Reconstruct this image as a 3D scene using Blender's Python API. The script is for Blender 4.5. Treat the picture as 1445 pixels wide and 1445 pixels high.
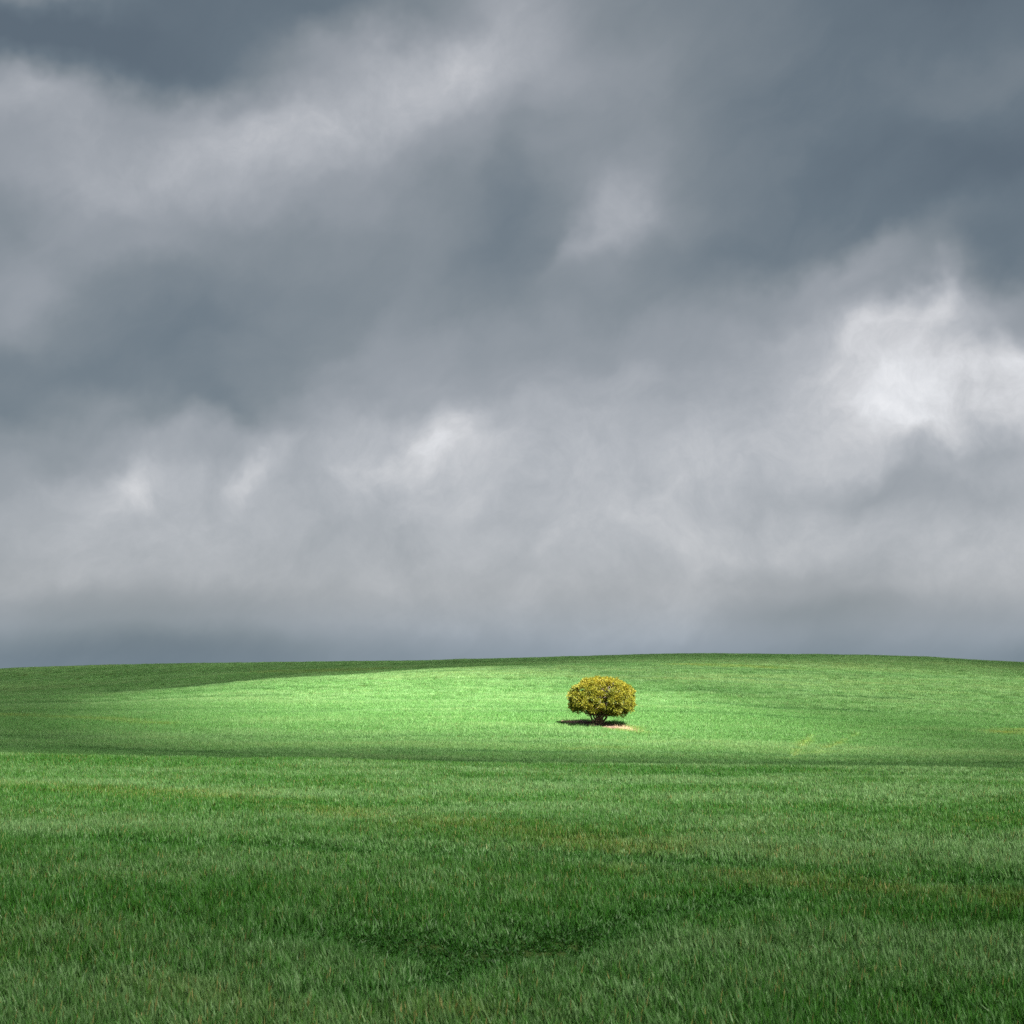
import bpy, bmesh, math, random
import numpy as np
from mathutils import Vector, Matrix

for o in list(bpy.data.objects):
    bpy.data.objects.remove(o)
SC = bpy.context.scene
COL = SC.collection
RNG = np.random.default_rng(11)
random.seed(4)

# ------------------------------------------------------------------ camera
FPX = 2291.0                       # focal length in units of 1/1445 frame
PITCH = math.atan(227.5 / FPX)     # looking slightly up
cam_d = bpy.data.cameras.new('camera')
cam_d.sensor_fit = 'HORIZONTAL'
cam_d.sensor_width = 36.0
cam_d.lens = 36.0 * FPX / 1445.0
cam_d.clip_start = 0.1
cam_d.clip_end = 20000.0
cam_d.dof.use_dof = True
cam_d.dof.focus_distance = 105.0
cam_d.dof.aperture_fstop = 5.0
cam = bpy.data.objects.new('camera', cam_d)
COL.objects.link(cam)
cam.location = (0, 0, 0)
cam.rotation_euler = (math.pi / 2 + PITCH, 0, 0)
SC.camera = cam

# ------------------------------------------------------------------ render look
SC.render.engine = 'CYCLES'
SC.cycles.max_bounces = 6
SC.cycles.diffuse_bounces = 3
SC.cycles.glossy_bounces = 2
SC.cycles.transmission_bounces = 3
SC.cycles.transparent_max_bounces = 10
SC.cycles.use_denoising = False
SC.cycles.caustics_reflective = False
SC.cycles.caustics_refractive = False
SC.view_settings.view_transform = 'Standard'
SC.view_settings.look = 'None'
SC.view_settings.gamma = 1.0
SC.view_settings.use_curve_mapping = False
EXPOSURE = 2.5
SC.view_settings.exposure = EXPOSURE

# ------------------------------------------------------------------ node helpers
class NT:
    def __init__(self, tree):
        self.t = tree
    def n(self, typ, **kw):
        nd = self.t.nodes.new(typ)
        for k, v in kw.items():
            setattr(nd, k, v)
        return nd
    def link(self, a, b):
        self.t.links.new(a, b)
    def put(self, sock, v):
        if isinstance(v, bpy.types.NodeSocket):
            self.t.links.new(v, sock)
        elif v is not None:
            sock.default_value = v
    def math(self, op, a, b=None, c=None, clamp=False):
        nd = self.n('ShaderNodeMath', operation=op, use_clamp=clamp)
        self.put(nd.inputs[0], a)
        self.put(nd.inputs[1], b)
        self.put(nd.inputs[2], c)
        return nd.outputs[0]
    def vmath(self, op, a, b=None):
        nd = self.n('ShaderNodeVectorMath', operation=op)
        self.put(nd.inputs[0], a)
        self.put(nd.inputs[1], b)
        return nd.outputs[0]
    def noise(self, vec, scale, detail=3.0, rough=0.5, dist=0.0):
        nd = self.n('ShaderNodeTexNoise')
        self.put(nd.inputs['Vector'], vec)
        nd.inputs['Scale'].default_value = scale
        nd.inputs['Detail'].default_value = detail
        nd.inputs['Roughness'].default_value = rough
        nd.inputs['Distortion'].default_value = dist
        return nd
    def ramp(self, fac, stops, interp='LINEAR'):
        nd = self.n('ShaderNodeValToRGB')
        cr = nd.color_ramp
        cr.interpolation = interp
        stops = [(p, c if isinstance(c, (tuple, list)) else (c, c, c)) for p, c in stops]
        cr.elements[0].position, cr.elements[0].color = stops[0][0], (*stops[0][1], 1)
        cr.elements[1].position, cr.elements[1].color = stops[-1][0], (*stops[-1][1], 1)
        for p, c in stops[1:-1]:
            e = cr.elements.new(p)
            e.color = (*c, 1)
        self.put(nd.inputs[0], fac)
        return nd.outputs[0]
    def mix(self, fac, a, b, blend='MIX'):
        nd = self.n('ShaderNodeMix', data_type='RGBA', blend_type=blend)
        self.put(nd.inputs[0], fac)
        self.put(nd.inputs[6], (*a, 1) if isinstance(a, tuple) else a)
        self.put(nd.inputs[7], (*b, 1) if isinstance(b, tuple) else b)
        return nd.outputs[2]
    def fmix(self, fac, a, b):
        nd = self.n('ShaderNodeMix', data_type='FLOAT')
        self.put(nd.inputs[0], fac)
        self.put(nd.inputs[2], a)
        self.put(nd.inputs[3], b)
        return nd.outputs[0]
    def maprange(self, v, a, b, c, d, interp='LINEAR', clamp=True):
        nd = self.n('ShaderNodeMapRange', interpolation_type=interp)
        nd.clamp = clamp
        self.put(nd.inputs[0], v)
        for i, x in enumerate((a, b, c, d)):
            self.put(nd.inputs[1 + i], x)
        return nd.outputs[0]

def lin(v):
    v = v / 255.0
    return v / 12.92 if v <= 0.04045 else ((v + 0.055) / 1.055) ** 2.4

def lin3(r, g, b):
    return (lin(r), lin(g), lin(b))

# ------------------------------------------------------------------ world: overcast sky
SUN_EL = math.radians(54)
SUN_H = Vector((0.54, -0.84, 0)).normalized()          # horizontal heading towards the sun
TO_SUN = Vector((SUN_H.x * math.cos(SUN_EL), SUN_H.y * math.cos(SUN_EL), math.sin(SUN_EL)))

world = bpy.data.worlds.new('World')
SC.world = world
world.use_nodes = True
w = NT(world.node_tree)
world.node_tree.nodes.clear()
SKY_STRENGTH = 0.1

tc = w.n('ShaderNodeTexCoord')
D = w.vmath('NORMALIZE', tc.outputs['Generated'])
# soft wandering of the cloud edges
wn1 = w.noise(D, 5.0, 3.0, 0.5).outputs['Color']
wn2 = w.noise(D, 17.0, 4.0, 0.55).outputs['Color']
off1 = w.vmath('MULTIPLY', w.vmath('SUBTRACT', wn1, (0.5, 0.5, 0.5)), (0.10, 0.10, 0.07))
off2 = w.vmath('MULTIPLY', w.vmath('SUBTRACT', wn2, (0.5, 0.5, 0.5)), (0.05, 0.05, 0.05))
sd = w.n('ShaderNodeSeparateXYZ')
w.link(D, sd.inputs[0])
calm = w.maprange(sd.outputs[2], 0.0, 0.12, 0.15, 1.0)      # flatter layers low down
offs = w.n('ShaderNodeVectorMath', operation='SCALE')
w.link(w.vmath('ADD', off1, off2), offs.inputs[0]); w.link(calm, offs.inputs['Scale'])
DW = w.vmath('ADD', D, offs.outputs[0])
sx = w.n('ShaderNodeSeparateXYZ')
w.link(DW, sx.inputs[0])
az = w.math('ARCTAN2', sx.outputs[0], sx.outputs[1])
el = w.math('ARCSINE', w.math('MINIMUM', w.math('MAXIMUM', sx.outputs[2], -1.0), 1.0))
HALF = math.atan(722.5 / FPX)
# cloud brightness by heading; the pattern goes on, folded back and forth, all round the horizon
aq = w.math('PINGPONG', w.math('DIVIDE', w.math('ADD', az, HALF), 2 * HALF), 1.0)
ROWS = [
    (-90,  [112, 113, 109, 114, 119, 124, 119, 117, 120, 119, 115]),
    (0,  [168, 100, 100, 108, 130, 160, 138, 125, 112, 98, 87]),
    (95,  [94, 87, 112, 148, 168, 164, 153, 128, 119, 107, 101]),
    (185,  [171, 151, 168, 169, 153, 147, 136, 128, 113, 113, 117]),
    (280,  [154, 159, 162, 155, 142, 130, 136, 123, 108, 96, 93]),
    (350,  [132, 149, 146, 139, 141, 128, 128, 121, 115, 102, 106]),
    (420,  [146, 129, 136, 135, 143, 132, 135, 138, 149, 136, 104]),
    (480,  [141, 126, 129, 135, 152, 148, 148, 152, 174, 176, 136]),
    (545,  [122, 122, 123, 140, 158, 155, 164, 163, 176, 206, 214]),
    (600,  [119, 143, 116, 163, 177, 170, 176, 175, 178, 211, 205]),
    (650,  [138, 159, 156, 172, 192, 188, 181, 181, 180, 180, 168]),
    (700,  [153, 180, 175, 172, 181, 182, 182, 184, 173, 164, 167]),
    (760,  [164, 176, 172, 168, 171, 174, 184, 186, 176, 176, 180]),
    (820,  [164, 172, 170, 166, 170, 169, 175, 172, 157, 172, 173]),
    (880,  [147, 140, 144, 158, 163, 163, 166, 163, 148, 156, 154]),
    (935,  [120, 118, 122, 134, 144, 150, 152, 148, 136, 138, 132]),
]
def el_of_row(y):
    return PITCH + math.atan((722.5 - y) / FPX)
prev = None
prev_el = None
for y, vals in ROWS:
    r = w.ramp(aq, [(i / 10.0, v / 255.0) for i, v in enumerate(vals)], 'CARDINAL')
    e = el_of_row(y)
    if prev is None:
        prev = r
    else:
        f = w.maprange(el, prev_el, e, 0.0, 1.0, 'SMOOTHSTEP')
        prev = w.mix(f, prev, r)
    prev_el = e
# single bands and breaks in the cloud, most of them drawn out up to the right: px, row, half length, half width, angle, brightness
def band(px, row, ln, wd, ang, gain):
    ca, sa = math.cos(math.radians(ang)), math.sin(math.radians(ang))
    a = w.math('SUBTRACT', az, math.atan((px - 722.5) / FPX)); e = w.math('SUBTRACT', el, el_of_row(row))
    p = w.math('MULTIPLY', w.math('MULTIPLY_ADD', a, ca, w.math('MULTIPLY', e, sa)), FPX / ln)
    q = w.math('MULTIPLY', w.math('MULTIPLY_ADD', e, ca, w.math('MULTIPLY', a, -sa)), FPX / wd)
    r2 = w.math('MULTIPLY_ADD', p, p, w.math('MULTIPLY', q, q))
    return w.math('MULTIPLY', w.math('EXPONENT', w.math('MULTIPLY', r2, -1.0)), gain)
val = prev
for b_ in ((430, 190, 330, 50, 18, .05), (650, 105, 150, 45, 32, .035), (300, 470, 360, 60, 22, -.045), (690, 300, 110, 55, 65, -.06),
           (868, 285, 85, 40, 58, .13), (812, 352, 48, 18, 35, .07), (1270, 530, 170, 55, 22, .07), (1240, 578, 42, 13, -20, .08),
           (1325, 445, 60, 22, 42, .15), (1200, 490, 90, 26, 30, .07), (630, 622, 62, 26, 22, .13), (355, 672, 52, 16, 35, .08), (150, 700, 52, 22, 42, .07),
           (1290, 375, 120, 24, 18, .07), (1230, 680, 120, 30, 12, -.05), (1400, 630, 60, 30, 10, -.03), (230, 912, 240, 20, 0, -.04), (1150, 862, 130, 24, 8, -.045),
           (1000, 380, 130, 40, 30, -.03), (60, 430, 60, 35, 50, .05), (15, 15, 60, 20, 45, .12)):
    val = w.math('ADD', val, band(*b_))
# wisps stretched up to the right, and finer ragged billows in the bright breaks
C35, S35 = math.cos(math.radians(33)), math.sin(math.radians(33))
sr = w.n('ShaderNodeSeparateXYZ'); w.link(w.vmath('ADD', D, off2), sr.inputs[0])
az0 = w.math('ARCTAN2', sr.outputs[0], sr.outputs[1])
along = w.math('MULTIPLY_ADD', az0, C35, w.math('MULTIPLY', sr.outputs[2], S35))
across = w.math('MULTIPLY_ADD', sr.outputs[2], C35, w.math('MULTIPLY', az0, -S35))
cw = w.n('ShaderNodeCombineXYZ')
w.link(along, cw.inputs[0]); w.link(w.math('MULTIPLY', across, 2.6), cw.inputs[1])
wis = w.noise(cw.outputs[0], 7.0, 6.0, 0.55, 0.25).outputs['Fac']
fine = w.noise(DW, 24.0, 8.0, 0.66, 0.0).outputs['Fac']
val = w.math('ADD', val, w.math('MULTIPLY', w.math('SUBTRACT', wis, 0.5), 0.13))
amp = w.maprange(val, 0.60, 0.85, 0.025, 0.42)
val = w.math('ADD', val, w.math('MULTIPLY', w.math('SUBTRACT', fine, 0.5), amp))
k = 10.0 / (2 ** EXPOSURE)          # ramp in display light; divided by strength and exposure
def sk(r, g, b):
    return tuple(c * 1.0 for c in lin3(r, g, b))
ccol = w.ramp(val, [
    (0.35, sk(91, 103, 113)), (0.42, sk(102, 114, 123)), (0.52, sk(128, 136, 142)), (0.61, sk(151, 156, 162)),
    (0.70, sk(177, 180, 185)), (0.80, sk(204, 205, 208)), (0.90, sk(226, 227, 230)), (1.0, sk(246, 246, 248))])
hz = w.maprange(sd.outputs[2], 0.0, 0.055, 0.75, 0.0, 'SMOOTHSTEP')
ccol = w.mix(hz, ccol, w.vmath('MULTIPLY', ccol, (0.82, 0.98, 1.13)))      # bluish rain haze low in the distance
csc = w.vmath('MULTIPLY', ccol, (k, k, k))
sky = w.n('ShaderNodeTexSky', sky_type='NISHITA')
sky.sun_disc = False
sky.sun_elevation = SUN_EL
sky.sun_rotation = math.atan2(SUN_H.x, SUN_H.y)
blue = w.vmath('MULTIPLY', sky.outputs[0], (0.35, 0.35, 0.35))
skyc = w.mix(0.96, blue, csc)       # nearly full cloud cover
bg = w.n('ShaderNodeBackground')
bg.inputs['Strength'].default_value = SKY_STRENGTH
w.link(skyc, bg.inputs['Color'])
wo = w.n('ShaderNodeOutputWorld')
w.link(bg.outputs[0], wo.inputs['Surface'])

# ------------------------------------------------------------------ sun
sun_d = bpy.data.lights.new('sun', 'SUN')
sun_d.energy = 5.0
sun_d.angle = math.radians(0.6)
sun_d.color = (1.0, 0.94, 0.81)
sun = bpy.data.objects.new('sun', sun_d)
COL.objects.link(sun)
sun.rotation_euler = TO_SUN.to_track_quat('Z', 'Y').to_euler()
sun.location = TO_SUN * 900

# ------------------------------------------------------------------ object helpers
def mat(name):
    m = bpy.data.materials.new(name)
    m.use_nodes = True
    m.node_tree.nodes.clear()
    return m, NT(m.node_tree)

def mesh_obj(name, verts, faces, material, parent=None, smooth=False, link=True):
    me = bpy.data.meshes.new(name)
    if isinstance(verts, np.ndarray):
        nv = len(verts)
        me.vertices.add(nv)
        me.vertices.foreach_set('co', verts.astype(np.float32).ravel())
        fl = [np.asarray(f) for f in faces] if isinstance(faces, list) else [faces]
        idx = np.concatenate([f.ravel() for f in fl]).astype(np.int32)
        tot = np.concatenate([np.full(len(f), f.shape[1]) for f in fl]).astype(np.int32)
        st = np.concatenate([[0], np.cumsum(tot)[:-1]]).astype(np.int32)
        me.loops.add(len(idx))
        me.loops.foreach_set('vertex_index', idx)
        me.polygons.add(len(tot))
        me.polygons.foreach_set('loop_start', st)
        me.polygons.foreach_set('loop_total', tot)
        me.update(calc_edges=True)
    else:
        me.from_pydata(verts, [], faces)
    me.validate()
    if smooth:
        me.polygons.foreach_set('use_smooth', np.ones(len(me.polygons), dtype=bool))
    me.materials.append(material)
    o = bpy.data.objects.new(name, me)
    if link:
        COL.objects.link(o)
    if parent is not None:
        o.parent = parent
    return o

def tag(o, label=None, cat=None, kind=None, group=None):
    if label: o['label'] = label
    if cat: o['category'] = cat
    if kind: o['kind'] = kind
    if group: o['group'] = group
    return o

# ------------------------------------------------------------------ terrain
CANOPY = 0.20                 # crop height; the sight lines below meet the top of the crop
def row_slope(y):
    b = (722.5 - y) / FPX
    return (math.sin(PITCH) + b * math.cos(PITCH)) / (math.cos(PITCH) - b * math.sin(PITCH))

# for headings across the valley: (near rise brow, tree-hill shoulder, back hill brow)
# each: heading px, brow row, list of (distance, row) on the slope, shoulder, hidden dip, back slope
COLS = [
    # x,    brow,  slope points (dist,row)                                                    shoulder      dip(dist,dz)  back hill points
    (-160, 1058, [(100, 1056), (111, 1040), (122, 1025), (134, 1013), (150, 1003)], (176, 992), (215, 1.6), [(262, 989), (305, 972), (365, 951)]),
    (0,    1062, [(100, 1060), (112, 1040), (122, 1023), (134, 1009), (152, 996)], (180, 983), (217, 1.5), [(262, 980), (305, 963), (362, 944)]),
    (160,  1067, [(100, 1065), (113, 1042), (123, 1023), (135, 1006), (154, 991)],  (190, 978), (220, 1.1), [(255, 975), (300, 956), (352, 938)]),
    (350,  1070, [(100, 1068), (114, 1042), (124, 1022), (136, 1004), (158, 984)],  (206, 961), (228, 0.8), [(252, 957), (292, 946), (340, 935)]),
    (550,  1072, [(100, 1070), (116, 1041), (126, 1020), (138, 1001), (160, 981)],  (224, 948), (238, 0.5), [(254, 945), (285, 939), (318, 932.5)]),
    (700,  1075, [(100, 1073), (116, 1043), (126, 1020), (138, 1000), (160, 981)],  (236, 940), (247, 0.35), [(260, 937), (282, 933), (306, 929.5)]),
    (960,  1078, [(100, 1076), (116, 1047), (126, 1024), (138, 1004), (160, 984)],  (238, 936), (252, 0.02), [(264, 930), (282, 926), (300, 922.5)]),
    (1200, 1081, [(100, 1079), (116, 1055), (126, 1036), (138, 1018), (160, 995)],  (222, 950), (246, 0.0), [(262, 932), (280, 927), (298, 924)]),
    (1445, 1084, [(100, 1082), (116, 1062), (126, 1046), (138, 1028), (160, 1004)], (216, 962), (244, 0.0), [(262, 944), (280, 938.5), (300, 935)]),
    (1620, 1086, [(100, 1084), (116, 1066), (126, 1051), (138, 1034), (160, 1011)], (216, 970), (244, 0.0), [(262, 953), (280, 948), (300, 945)]),
]
def pchip(xk, yk, xs):
    xk = np.asarray(xk, float); yk = np.asarray(yk, float)
    h = np.diff(xk); d = np.diff(yk) / h
    m = np.zeros(len(xk))
    for i in range(1, len(xk) - 1):
        if d[i - 1] * d[i] > 0:
            w1 = 2 * h[i] + h[i - 1]; w2 = h[i] + 2 * h[i - 1]
            m[i] = (w1 + w2) / (w1 / d[i - 1] + w2 / d[i])
    m[0] = d[0]; m[-1] = d[-1]
    i = np.clip(np.searchsorted(xk, xs) - 1, 0, len(h) - 1)
    t = (xs - xk[i]) / h[i]
    t = np.clip(t, 0, 1)
    return ((2*t**3 - 3*t**2 + 1) * yk[i] + (t**3 - 2*t**2 + t) * h[i] * m[i]
            + (-2*t**3 + 3*t**2) * yk[i+1] + (t**3 - t**2) * h[i] * m[i+1])

us, KY, KZ = [], [], []
for x, brow, slope, sh, dip, back in COLS:
    us.append((x - 722.5) / FPX / math.cos(PITCH))
    y, z = [], []
    def k_(dist, zz):
        y.append(dist); z.append(zz)
    bs = row_slope(brow)
    k_(-5000, -9.0); k_(-120, -2.6); k_(0, -1.95 + CANOPY); k_(8, -2.62)
    k_(15, row_slope(1445) * 15 - 0.02)
    zb = bs * 72
    z15 = z[-1]
    k_(34, z15 + (zb - z15) * 0.33 + 0.0)
    k_(55, z15 + (zb - z15) * 0.70 + 0.03)
    k_(72, zb)
    k_(80, bs * 80 - 0.55)
    k_(90, bs * 90 - 0.75)
    for dd, rr in slope:
        k_(dd, row_slope(rr) * dd)
    k_(sh[0], row_slope(sh[1]) * sh[0])
    zl = row_slope(sh[1]) * dip[0]
    if dip[1] > 0.1:
        k_(dip[0], min(row_slope(back[0][1]) * dip[0], zl) - dip[1])
    else:
        s = 0.5 * (row_slope(sh[1]) + row_slope(back[0][1]))
        k_(dip[0], s * dip[0])
    for dd, rr in back:
        k_(dd, row_slope(rr) * dd)
    zt = z[-1]; dt = y[-1]
    k_(dt + 60, zt - 1.2); k_(dt + 200, -4.5); k_(1200, -12); k_(9000, -14)
    KY.append(y); KZ.append(z)
us = np.array(us); KY = np.array(KY); KZ = np.array(KZ)
UG = np.linspace(us[0], us[-1], 121)
YG = np.concatenate([[-5000, -2000, -600, -250], np.arange(-120, 460, 0.75), np.geomspace(470, 9000, 40)])
TAB = np.zeros((len(UG), len(YG)))
KYI = np.stack([pchip(us, KY[:, j], UG) for j in range(KY.shape[1])], 1)
KZI = np.stack([pchip(us, KZ[:, j], UG) for j in range(KZ.shape[1])], 1)
for i in range(len(UG)):
    TAB[i] = pchip(KYI[i], KZI[i], YG)
# a light smoothing along the slope so that no knot shows
ker = np.array([1, 2, 3, 4, 3, 2, 1.0]); ker /= ker.sum()
n0, n1 = 4, len(YG) - 40
seg = TAB[:, n0:n1].copy()
pad = np.pad(seg, ((0, 0), (3, 3)), mode='edge')
TAB[:, n0:n1] = sum(ker[q] * pad[:, q:q + seg.shape[1]] for q in range(7))

def wob(X, Y, seeds, base, amp):
    z = np.zeros_like(X)
    r = np.random.default_rng(seeds)
    for i in range(9):
        a = r.uniform(0, 2 * math.pi); ph = r.uniform(0, 6.28); l = base * r.uniform(0.6, 1.7)
        z += np.sin((X * math.cos(a) + Y * math.sin(a)) * 2 * math.pi / l + ph)
    return z * amp / 3.0

def terrain(X, Y):
    X = np.asarray(X, float); Y = np.asarray(Y, float)
    u = X / np.maximum(Y, 14.0)
    u = np.clip(u, UG[0], UG[-1])
    fu = (u - UG[0]) / (UG[1] - UG[0])
    iu = np.clip(fu.astype(int), 0, len(UG) - 2); tu = fu - iu
    iy = np.clip(np.searchsorted(YG, Y) - 1, 0, len(YG) - 2)
    ty = np.clip((Y - YG[iy]) / (YG[iy + 1] - YG[iy]), 0, 1)
    z = ((TAB[iu, iy] * (1 - ty) + TAB[iu, iy + 1] * ty) * (1 - tu)
         + (TAB[iu + 1, iy] * (1 - ty) + TAB[iu + 1, iy + 1] * ty) * tu)
    fade = np.clip((Y - 10) / 10, 0, 1) * np.clip((420 - Y) / 60, 0, 1)
    z = z + fade * (wob(X, Y, 3, 7.0, 0.022) + wob(X, Y, 5, 24.0, 0.05))
    return z - CANOPY

TREE = (6.62, 126.0)

def axis(lim_lo, lim_hi, dense_lo, dense_hi, step, growth=1.16):
    a = list(np.arange(dense_lo, dense_hi + 1e-6, step))
    s = step
    while a[-1] < lim_hi:
        s *= growth; a.append(a[-1] + s)
    s = step
    while a[0] > lim_lo:
        s *= growth; a.insert(0, a[0] - s)
    return np.array(a)
gx = axis(-7000, 7000, -130, 130, 1.6)
gy = axis(-4500, 8500, 0, 430, 1.2)
GX, GY = np.meshgrid(gx, gy)
GZ = terrain(GX, GY)
nx, ny = len(gx), len(gy)
ii = np.arange(nx * ny).reshape(ny, nx)
quads = np.stack([ii[:-1, :-1], ii[:-1, 1:], ii[1:, 1:], ii[1:, :-1]], -1).reshape(-1, 4)
m_ground, g = mat('green_field_floor')
geo = g.n('ShaderNodeNewGeometry')
n1_ = g.noise(geo.outputs['Position'], 0.35, 5, 0.6).outputs['Fac']
n2_ = g.noise(geo.outputs['Position'], 6.0, 5, 0.65).outputs['Fac']
gc = g.mix(n2_, (0.016, 0.034, 0.008), (0.045, 0.085, 0.018))
gc = g.mix(g.maprange(n1_, 0.45, 0.75, 0.0, 0.5), gc, (0.07, 0.085, 0.025))
pb = g.n('ShaderNodeBsdfPrincipled')
g.link(gc, pb.inputs['Base Color'])
pb.inputs['Roughness'].default_value = 0.95
pb.inputs['Specular IOR Level'].default_value = 0.1
bmp = g.n('ShaderNodeBump')
bmp.inputs['Strength'].default_value = 0.8
bmp.inputs['Distance'].default_value = 0.1
g.link(n2_, bmp.inputs['Height'])
g.link(bmp.outputs[0], pb.inputs['Normal'])
go = g.n('ShaderNodeOutputMaterial')
g.link(pb.outputs[0], go.inputs[0])
ground = mesh_obj('ground', np.stack([GX.ravel(), GY.ravel(), GZ.ravel()], 1), quads, m_ground, smooth=True)
tag(ground, 'rolling green farmland ground rising to a low hill', 'ground', 'structure')

# ------------------------------------------------------------------ unseen cloud added to shade the fields, its gap shaped for the sun patch
CH = 420.0
shift = SUN_H * (CH / math.tan(SUN_EL))
m_shade_cloud, c = mat('shade_cloud_sheet')
geo = c.n('ShaderNodeNewGeometry')
# the gap runs slantwise through the cloud, along the sunbeams
sz_ = c.n('ShaderNodeSeparateXYZ'); c.link(geo.outputs['Position'], sz_.inputs[0])
cot = 1.0 / math.tan(SUN_EL)
beam = c.n('ShaderNodeCombineXYZ')
c.link(c.math('MULTIPLY', sz_.outputs[2], SUN_H.x * cot), beam.inputs[0])
c.link(c.math('MULTIPLY', sz_.outputs[2], SUN_H.y * cot), beam.inputs[1])
c.link(sz_.outputs[2], beam.inputs[2])
rel = c.vmath('SUBTRACT', geo.outputs['Position'], beam.outputs[0])
def gap(cx, cy, rx, ry, rot, soft0, soft1, warp=0.35, wscale=0.02):
    q = c.vmath('SUBTRACT', rel, (cx, cy, 0))
    wv = c.vmath('MULTIPLY', c.vmath('SUBTRACT', c.noise(q, wscale, 4, 0.55).outputs['Color'], (0.5, 0.5, 0.5)), (warp * rx * 2, warp * ry * 2, 0))
    q = c.vmath('ADD', q, wv)
    mpn = c.n('ShaderNodeMapping', vector_type='TEXTURE')
    mpn.inputs['Rotation'].default_value = (0, 0, rot)
    mpn.inputs['Scale'].default_value = (rx, ry, 1e6)
    c.link(q, mpn.inputs['Vector'])
    ln = c.n('ShaderNodeVectorMath', operation='LENGTH')
    c.link(mpn.outputs[0], ln.inputs[0])
    return c.maprange(ln.outputs['Value'], soft0, soft1, 1.0, 0.0, 'SMOOTHSTEP')
g1 = gap(-1, 150, 31, 86, math.radians(14), 0.22, 1.62, 0.08)
srel = c.n('ShaderNodeSeparateXYZ'); c.link(rel, srel.inputs[0])
lip = c.math('ADD', srel.outputs[1], c.math('MULTIPLY', c.math('SUBTRACT', c.noise(rel, 0.05, 3, 0.5).outputs['Fac'], 0.5), 16.0))
lip = c.maprange(lip, 84.0, 128.0, 0.0, 1.0, 'SMOOTHSTEP')         # ramp shaped to keep the sun off the near valley
g1 = c.math('MULTIPLY', g1, lip)
g2 = gap(52, 190, 66, 92, 0.0, 0.3, 1.2, 0.2)
g3 = gap(-4, 60, 80, 40, 0.0, 0.25, 1.1, 0.15)
nn = c.noise(rel, 0.03, 4, 0.55).outputs['Fac']
T = c.math('MULTIPLY', c.maprange(nn, 0.3, 0.7, 0.7, 1.3), 0.13)
T = c.math('ADD', T, c.math('MULTIPLY', c.math('MULTIPLY', g2, c.maprange(lip, 0.0, 1.0, 0.55, 1.0)), 0.41))
T = c.math('ADD', T, c.math('MULTIPLY', g3, 0.27))
T = c.math('MAXIMUM', T, c.math('MULTIPLY', g1, 1.0))
T = c.math('MINIMUM', T, 1.0)
T = c.math('SQRT', T)              # two faces, underside and top
tr = c.n('ShaderNodeBsdfTransparent')
df = c.n('ShaderNodeBsdfDiffuse'); df.inputs[0].default_value = (0.85, 0.86, 0.88, 1)
tl = c.n('ShaderNodeBsdfTranslucent'); tl.inputs[0].default_value = (0.48, 0.49, 0.52, 1)
ms = c.n('ShaderNodeMixShader'); ms.inputs[0].default_value = 0.55
c.link(df.outputs[0], ms.inputs[1]); c.link(tl.outputs[0], ms.inputs[2])
mo = c.n('ShaderNodeMixShader')
c.link(T, mo.inputs[0]); c.link(ms.outputs[0], mo.inputs[1]); c.link(tr.outputs[0], mo.inputs[2])
co = c.n('ShaderNodeOutputMaterial')
c.link(mo.outputs[0], co.inputs[0])
nr, na = 40, 96
cv, cf = [], []
for side in (0, 1):
    for i in range(nr + 1):
        rr = i / nr
        for j in range(na):
            a = 2 * math.pi * j / na
            R0 = 560 * (1 + 0.10 * math.sin(3 * a + 1) + 0.06 * math.sin(7 * a) + 0.03 * math.sin(13 * a + 2))
            x, y = R0 * rr * math.cos(a) * 1.15, R0 * rr * math.sin(a) * 0.80
            lump = 0.5 * (math.sin(x * 0.021 + 1.3) * math.sin(y * 0.024) + 0.6 * math.sin(x * 0.05 + y * 0.043))
            th = math.sqrt(max(0.0, 1 - rr ** 4))
            z = (-4 * lump if side == 0 else 26 + 14 * lump) * th
            cv.append((x, y + 20, z))
for side in (0, 1):
    b0 = side * (nr + 1) * na
    for i in range(nr):
        for j in range(na):
            q = [b0 + i * na + j, b0 + i * na + (j + 1) % na, b0 + (i + 1) * na + (j + 1) % na, b0 + (i + 1) * na + j]
            cf.append(q if side else q[::-1])
shade_cloud = mesh_obj('shade_cloud', cv, cf, m_shade_cloud, smooth=True)
shade_cloud.location = (shift.x, shift.y + 80, CH)
tag(shade_cloud, 'grey cloudlike slab added out of view to shade the fields, its gap shaped to light the hillside', 'shade_cloud', 'structure')

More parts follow.
